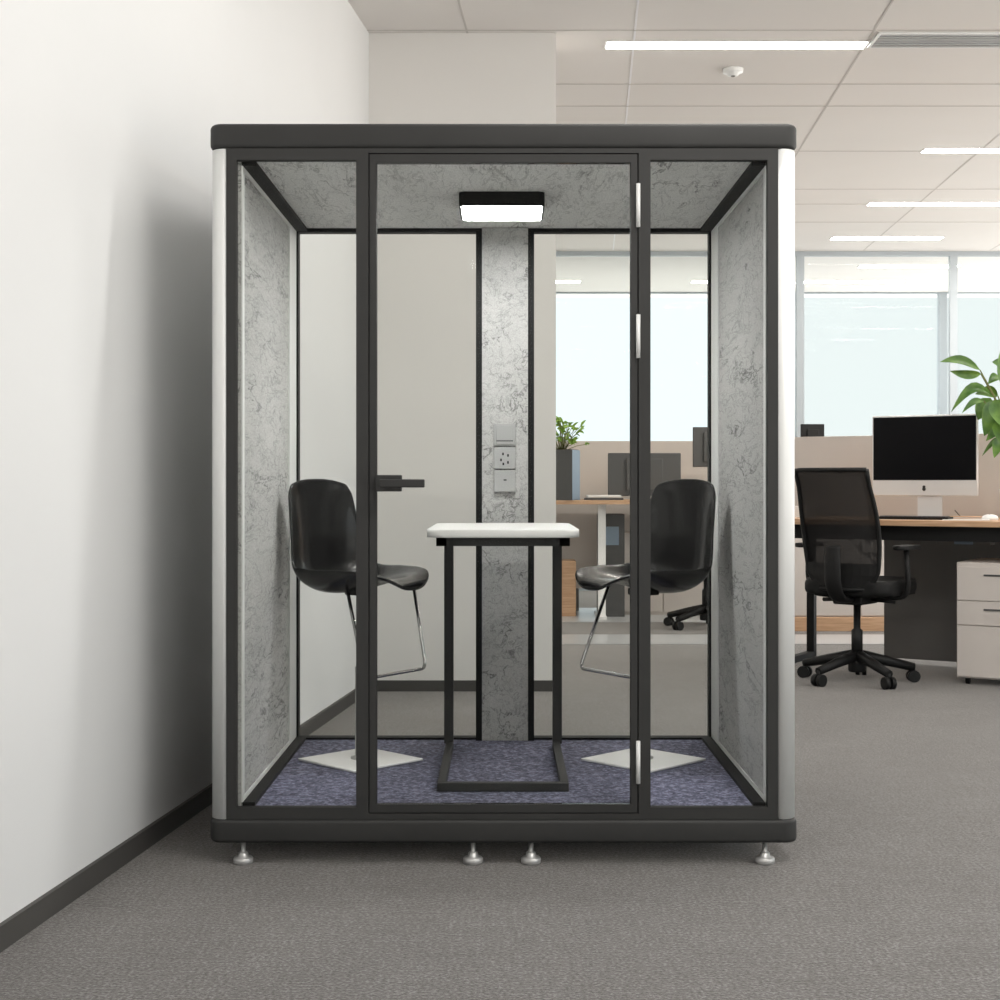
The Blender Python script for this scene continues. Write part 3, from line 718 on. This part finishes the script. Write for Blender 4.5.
monitor('dark grey monitor seen from behind on the far desk, left of the right stool back', 608, 681, 453, 496, 12.4, zt)
monitor('raised grey monitor at the right edge of the right booth window, higher than its neighbour', 693, 735, 427, 467, 12.65, zt)
# planter
d_ = 12.2; t = thing('planter', 'dark rectangular planter with light green plant on the far desk by the back wall', 'planter', (px(562,d_), d_, zt), math.radians(-18))
b = BM(); w_ = .125; h_ = pz(450,d_)-zt
box(b, -w_, w_, -w_, w_, 0, h_, .004); 
for f_ in b.faces:
    if f_.normal.x > .9: f_.material_index = 1
obj('box', b, ['mong', 'blue'], t)
b = BM(); box(b, -w_+.012, w_-.012, -w_+.012, w_-.012, h_, h_+.004); obj('soil', b, 'soil', t)
b = BM(); sb_ = BM()
for i in range(46):
    a = random.uniform(0, 2*PI); r = random.uniform(.02,.24); z = h_+random.uniform(.05,.27)*(1-.3*r/.24)
    c = (r*math.cos(a), r*math.sin(a)*.8, z); tube(sb_, [(c[0]*.2,c[1]*.2,h_), (c[0]*.6,c[1]*.6,h_+(z-h_)*.7), c], .003, 5)
    for k in range(4):
        a2 = a+random.uniform(-1.3,1.3); l = random.uniform(.035,.07)
        leaf(b, c, (c[0]+l*math.cos(a2), c[1]+l*math.sin(a2), c[2]+random.uniform(-.02,.06)), .010, .01, random.uniform(-1,1), 4)
obj('foliage', b, 'green2', t); obj('stems', sb_, 'stem', t)
# things on and below the far desk
b = BM(); xx = px(604,12.15)
for i, (w_, c_) in enumerate(((.16,0),(.14,1))): box(b, xx-w_, xx+w_, 12.1, 12.3, zt+.001+i*.022, zt+.02+i*.022, .002, c_)
tag(centre(obj('book', b, ['mong','paper'])), 'flat closed books on the far desk beside the planter', 'books')
b = BM(); x0, x1 = px(622,12.75), px(700,12.75)
cab = thing('filing_cabinet', 'grey-beige low filing cabinet under the far desk', 'cabinet', ((x0+x1)/2, 12.8, 0)); hw = (x1-x0)/2
box(b, -hw, hw, -.2, .2, 0, .72, .003); obj('body', b, 'cream', cab)
for s in (-1, 0):
    b = BM(); box(b, s*hw+.006, s*hw+hw-.006, -.214, -.2, .03, .70, .002); dd = obj('cabinet_door', b, 'cream', cab)
    b = BM(); box(b, s*hw+(.0+hw*.5-.04), s*hw+(hw*.5+.04), -.22, -.214, .62, .63); obj('door_handle', b, 'mong', dd)
b = BM(); x0 = px(611,12.5); box(b, x0-.11, x0+.11, 12.4, 12.7, 0, pz(514,12.5), .003)
o = centre(obj('computer_tower', b, 'mong')); tag(o, 'grey computer tower under the far desk behind its white leg', 'computer')
b = BM(); box(b, -.06, .06, -.156, -.1501, .62, .78, .002); obj('front_panel', b, 'blue', o)
b = BM(); x0 = px(566,12.6); box(b, x0-.08, x0+.08, 12.45, 12.75, 0, pz(560,12.6), .003)
b2 = centre(obj('storage_box', b, 'wood')); tag(b2, 'brown box on the floor under the far desk next to the back wall', 'box')

# second row at the right, seen under the oak desk
d0 = 11.25; x0, x1 = px(770,d0), px(905,d0)
t = thing('storage_bench', 'low cabinet with oak plinth seen behind the office chair legs', 'cabinet', ((x0+x1)/2, d0, 0)); hw = (x1-x0)/2
b = BM(); box(b, -hw, hw, 0, .4, .11, .78, .003); obj('body', b, 'cream', t)
b = BM(); box(b, -hw, hw, -.03, .4, 0, .11, .003); obj('plinth', b, 'wood', t)
for i in range(3):
    b = BM(); w3 = 2*hw/3; box(b, -hw+i*w3+.006, -hw+(i+1)*w3-.006, -.014, 0, .12, .77, .002); dd = obj('cabinet_door', b, 'beige', t)
# far screen peeking over the divider
b = BM(); d0 = 12.9
row = thing('desk', 'far desk behind the beige divider carrying a small black monitor', 'desk', (px(815,d0), d0, 0))
box(b, -.5, .9, -.4, .4, .95, .985, .003); obj('desktop', b, 'wood', row)
for s in (-1, 1):
    b = BM(); box(b, (.8 if s > 0 else -.4)-.03, (.8 if s > 0 else -.4)+.03, -.3, .3, 0, .95); obj('leg', b, 'plate', row)
monitor('small black monitor peeking over the beige divider left of the silver computer', 801, 824.5, 424, 470, d0, .985, 'blackp')

for o in ORG:
    if '_o' in o: del o['_o']
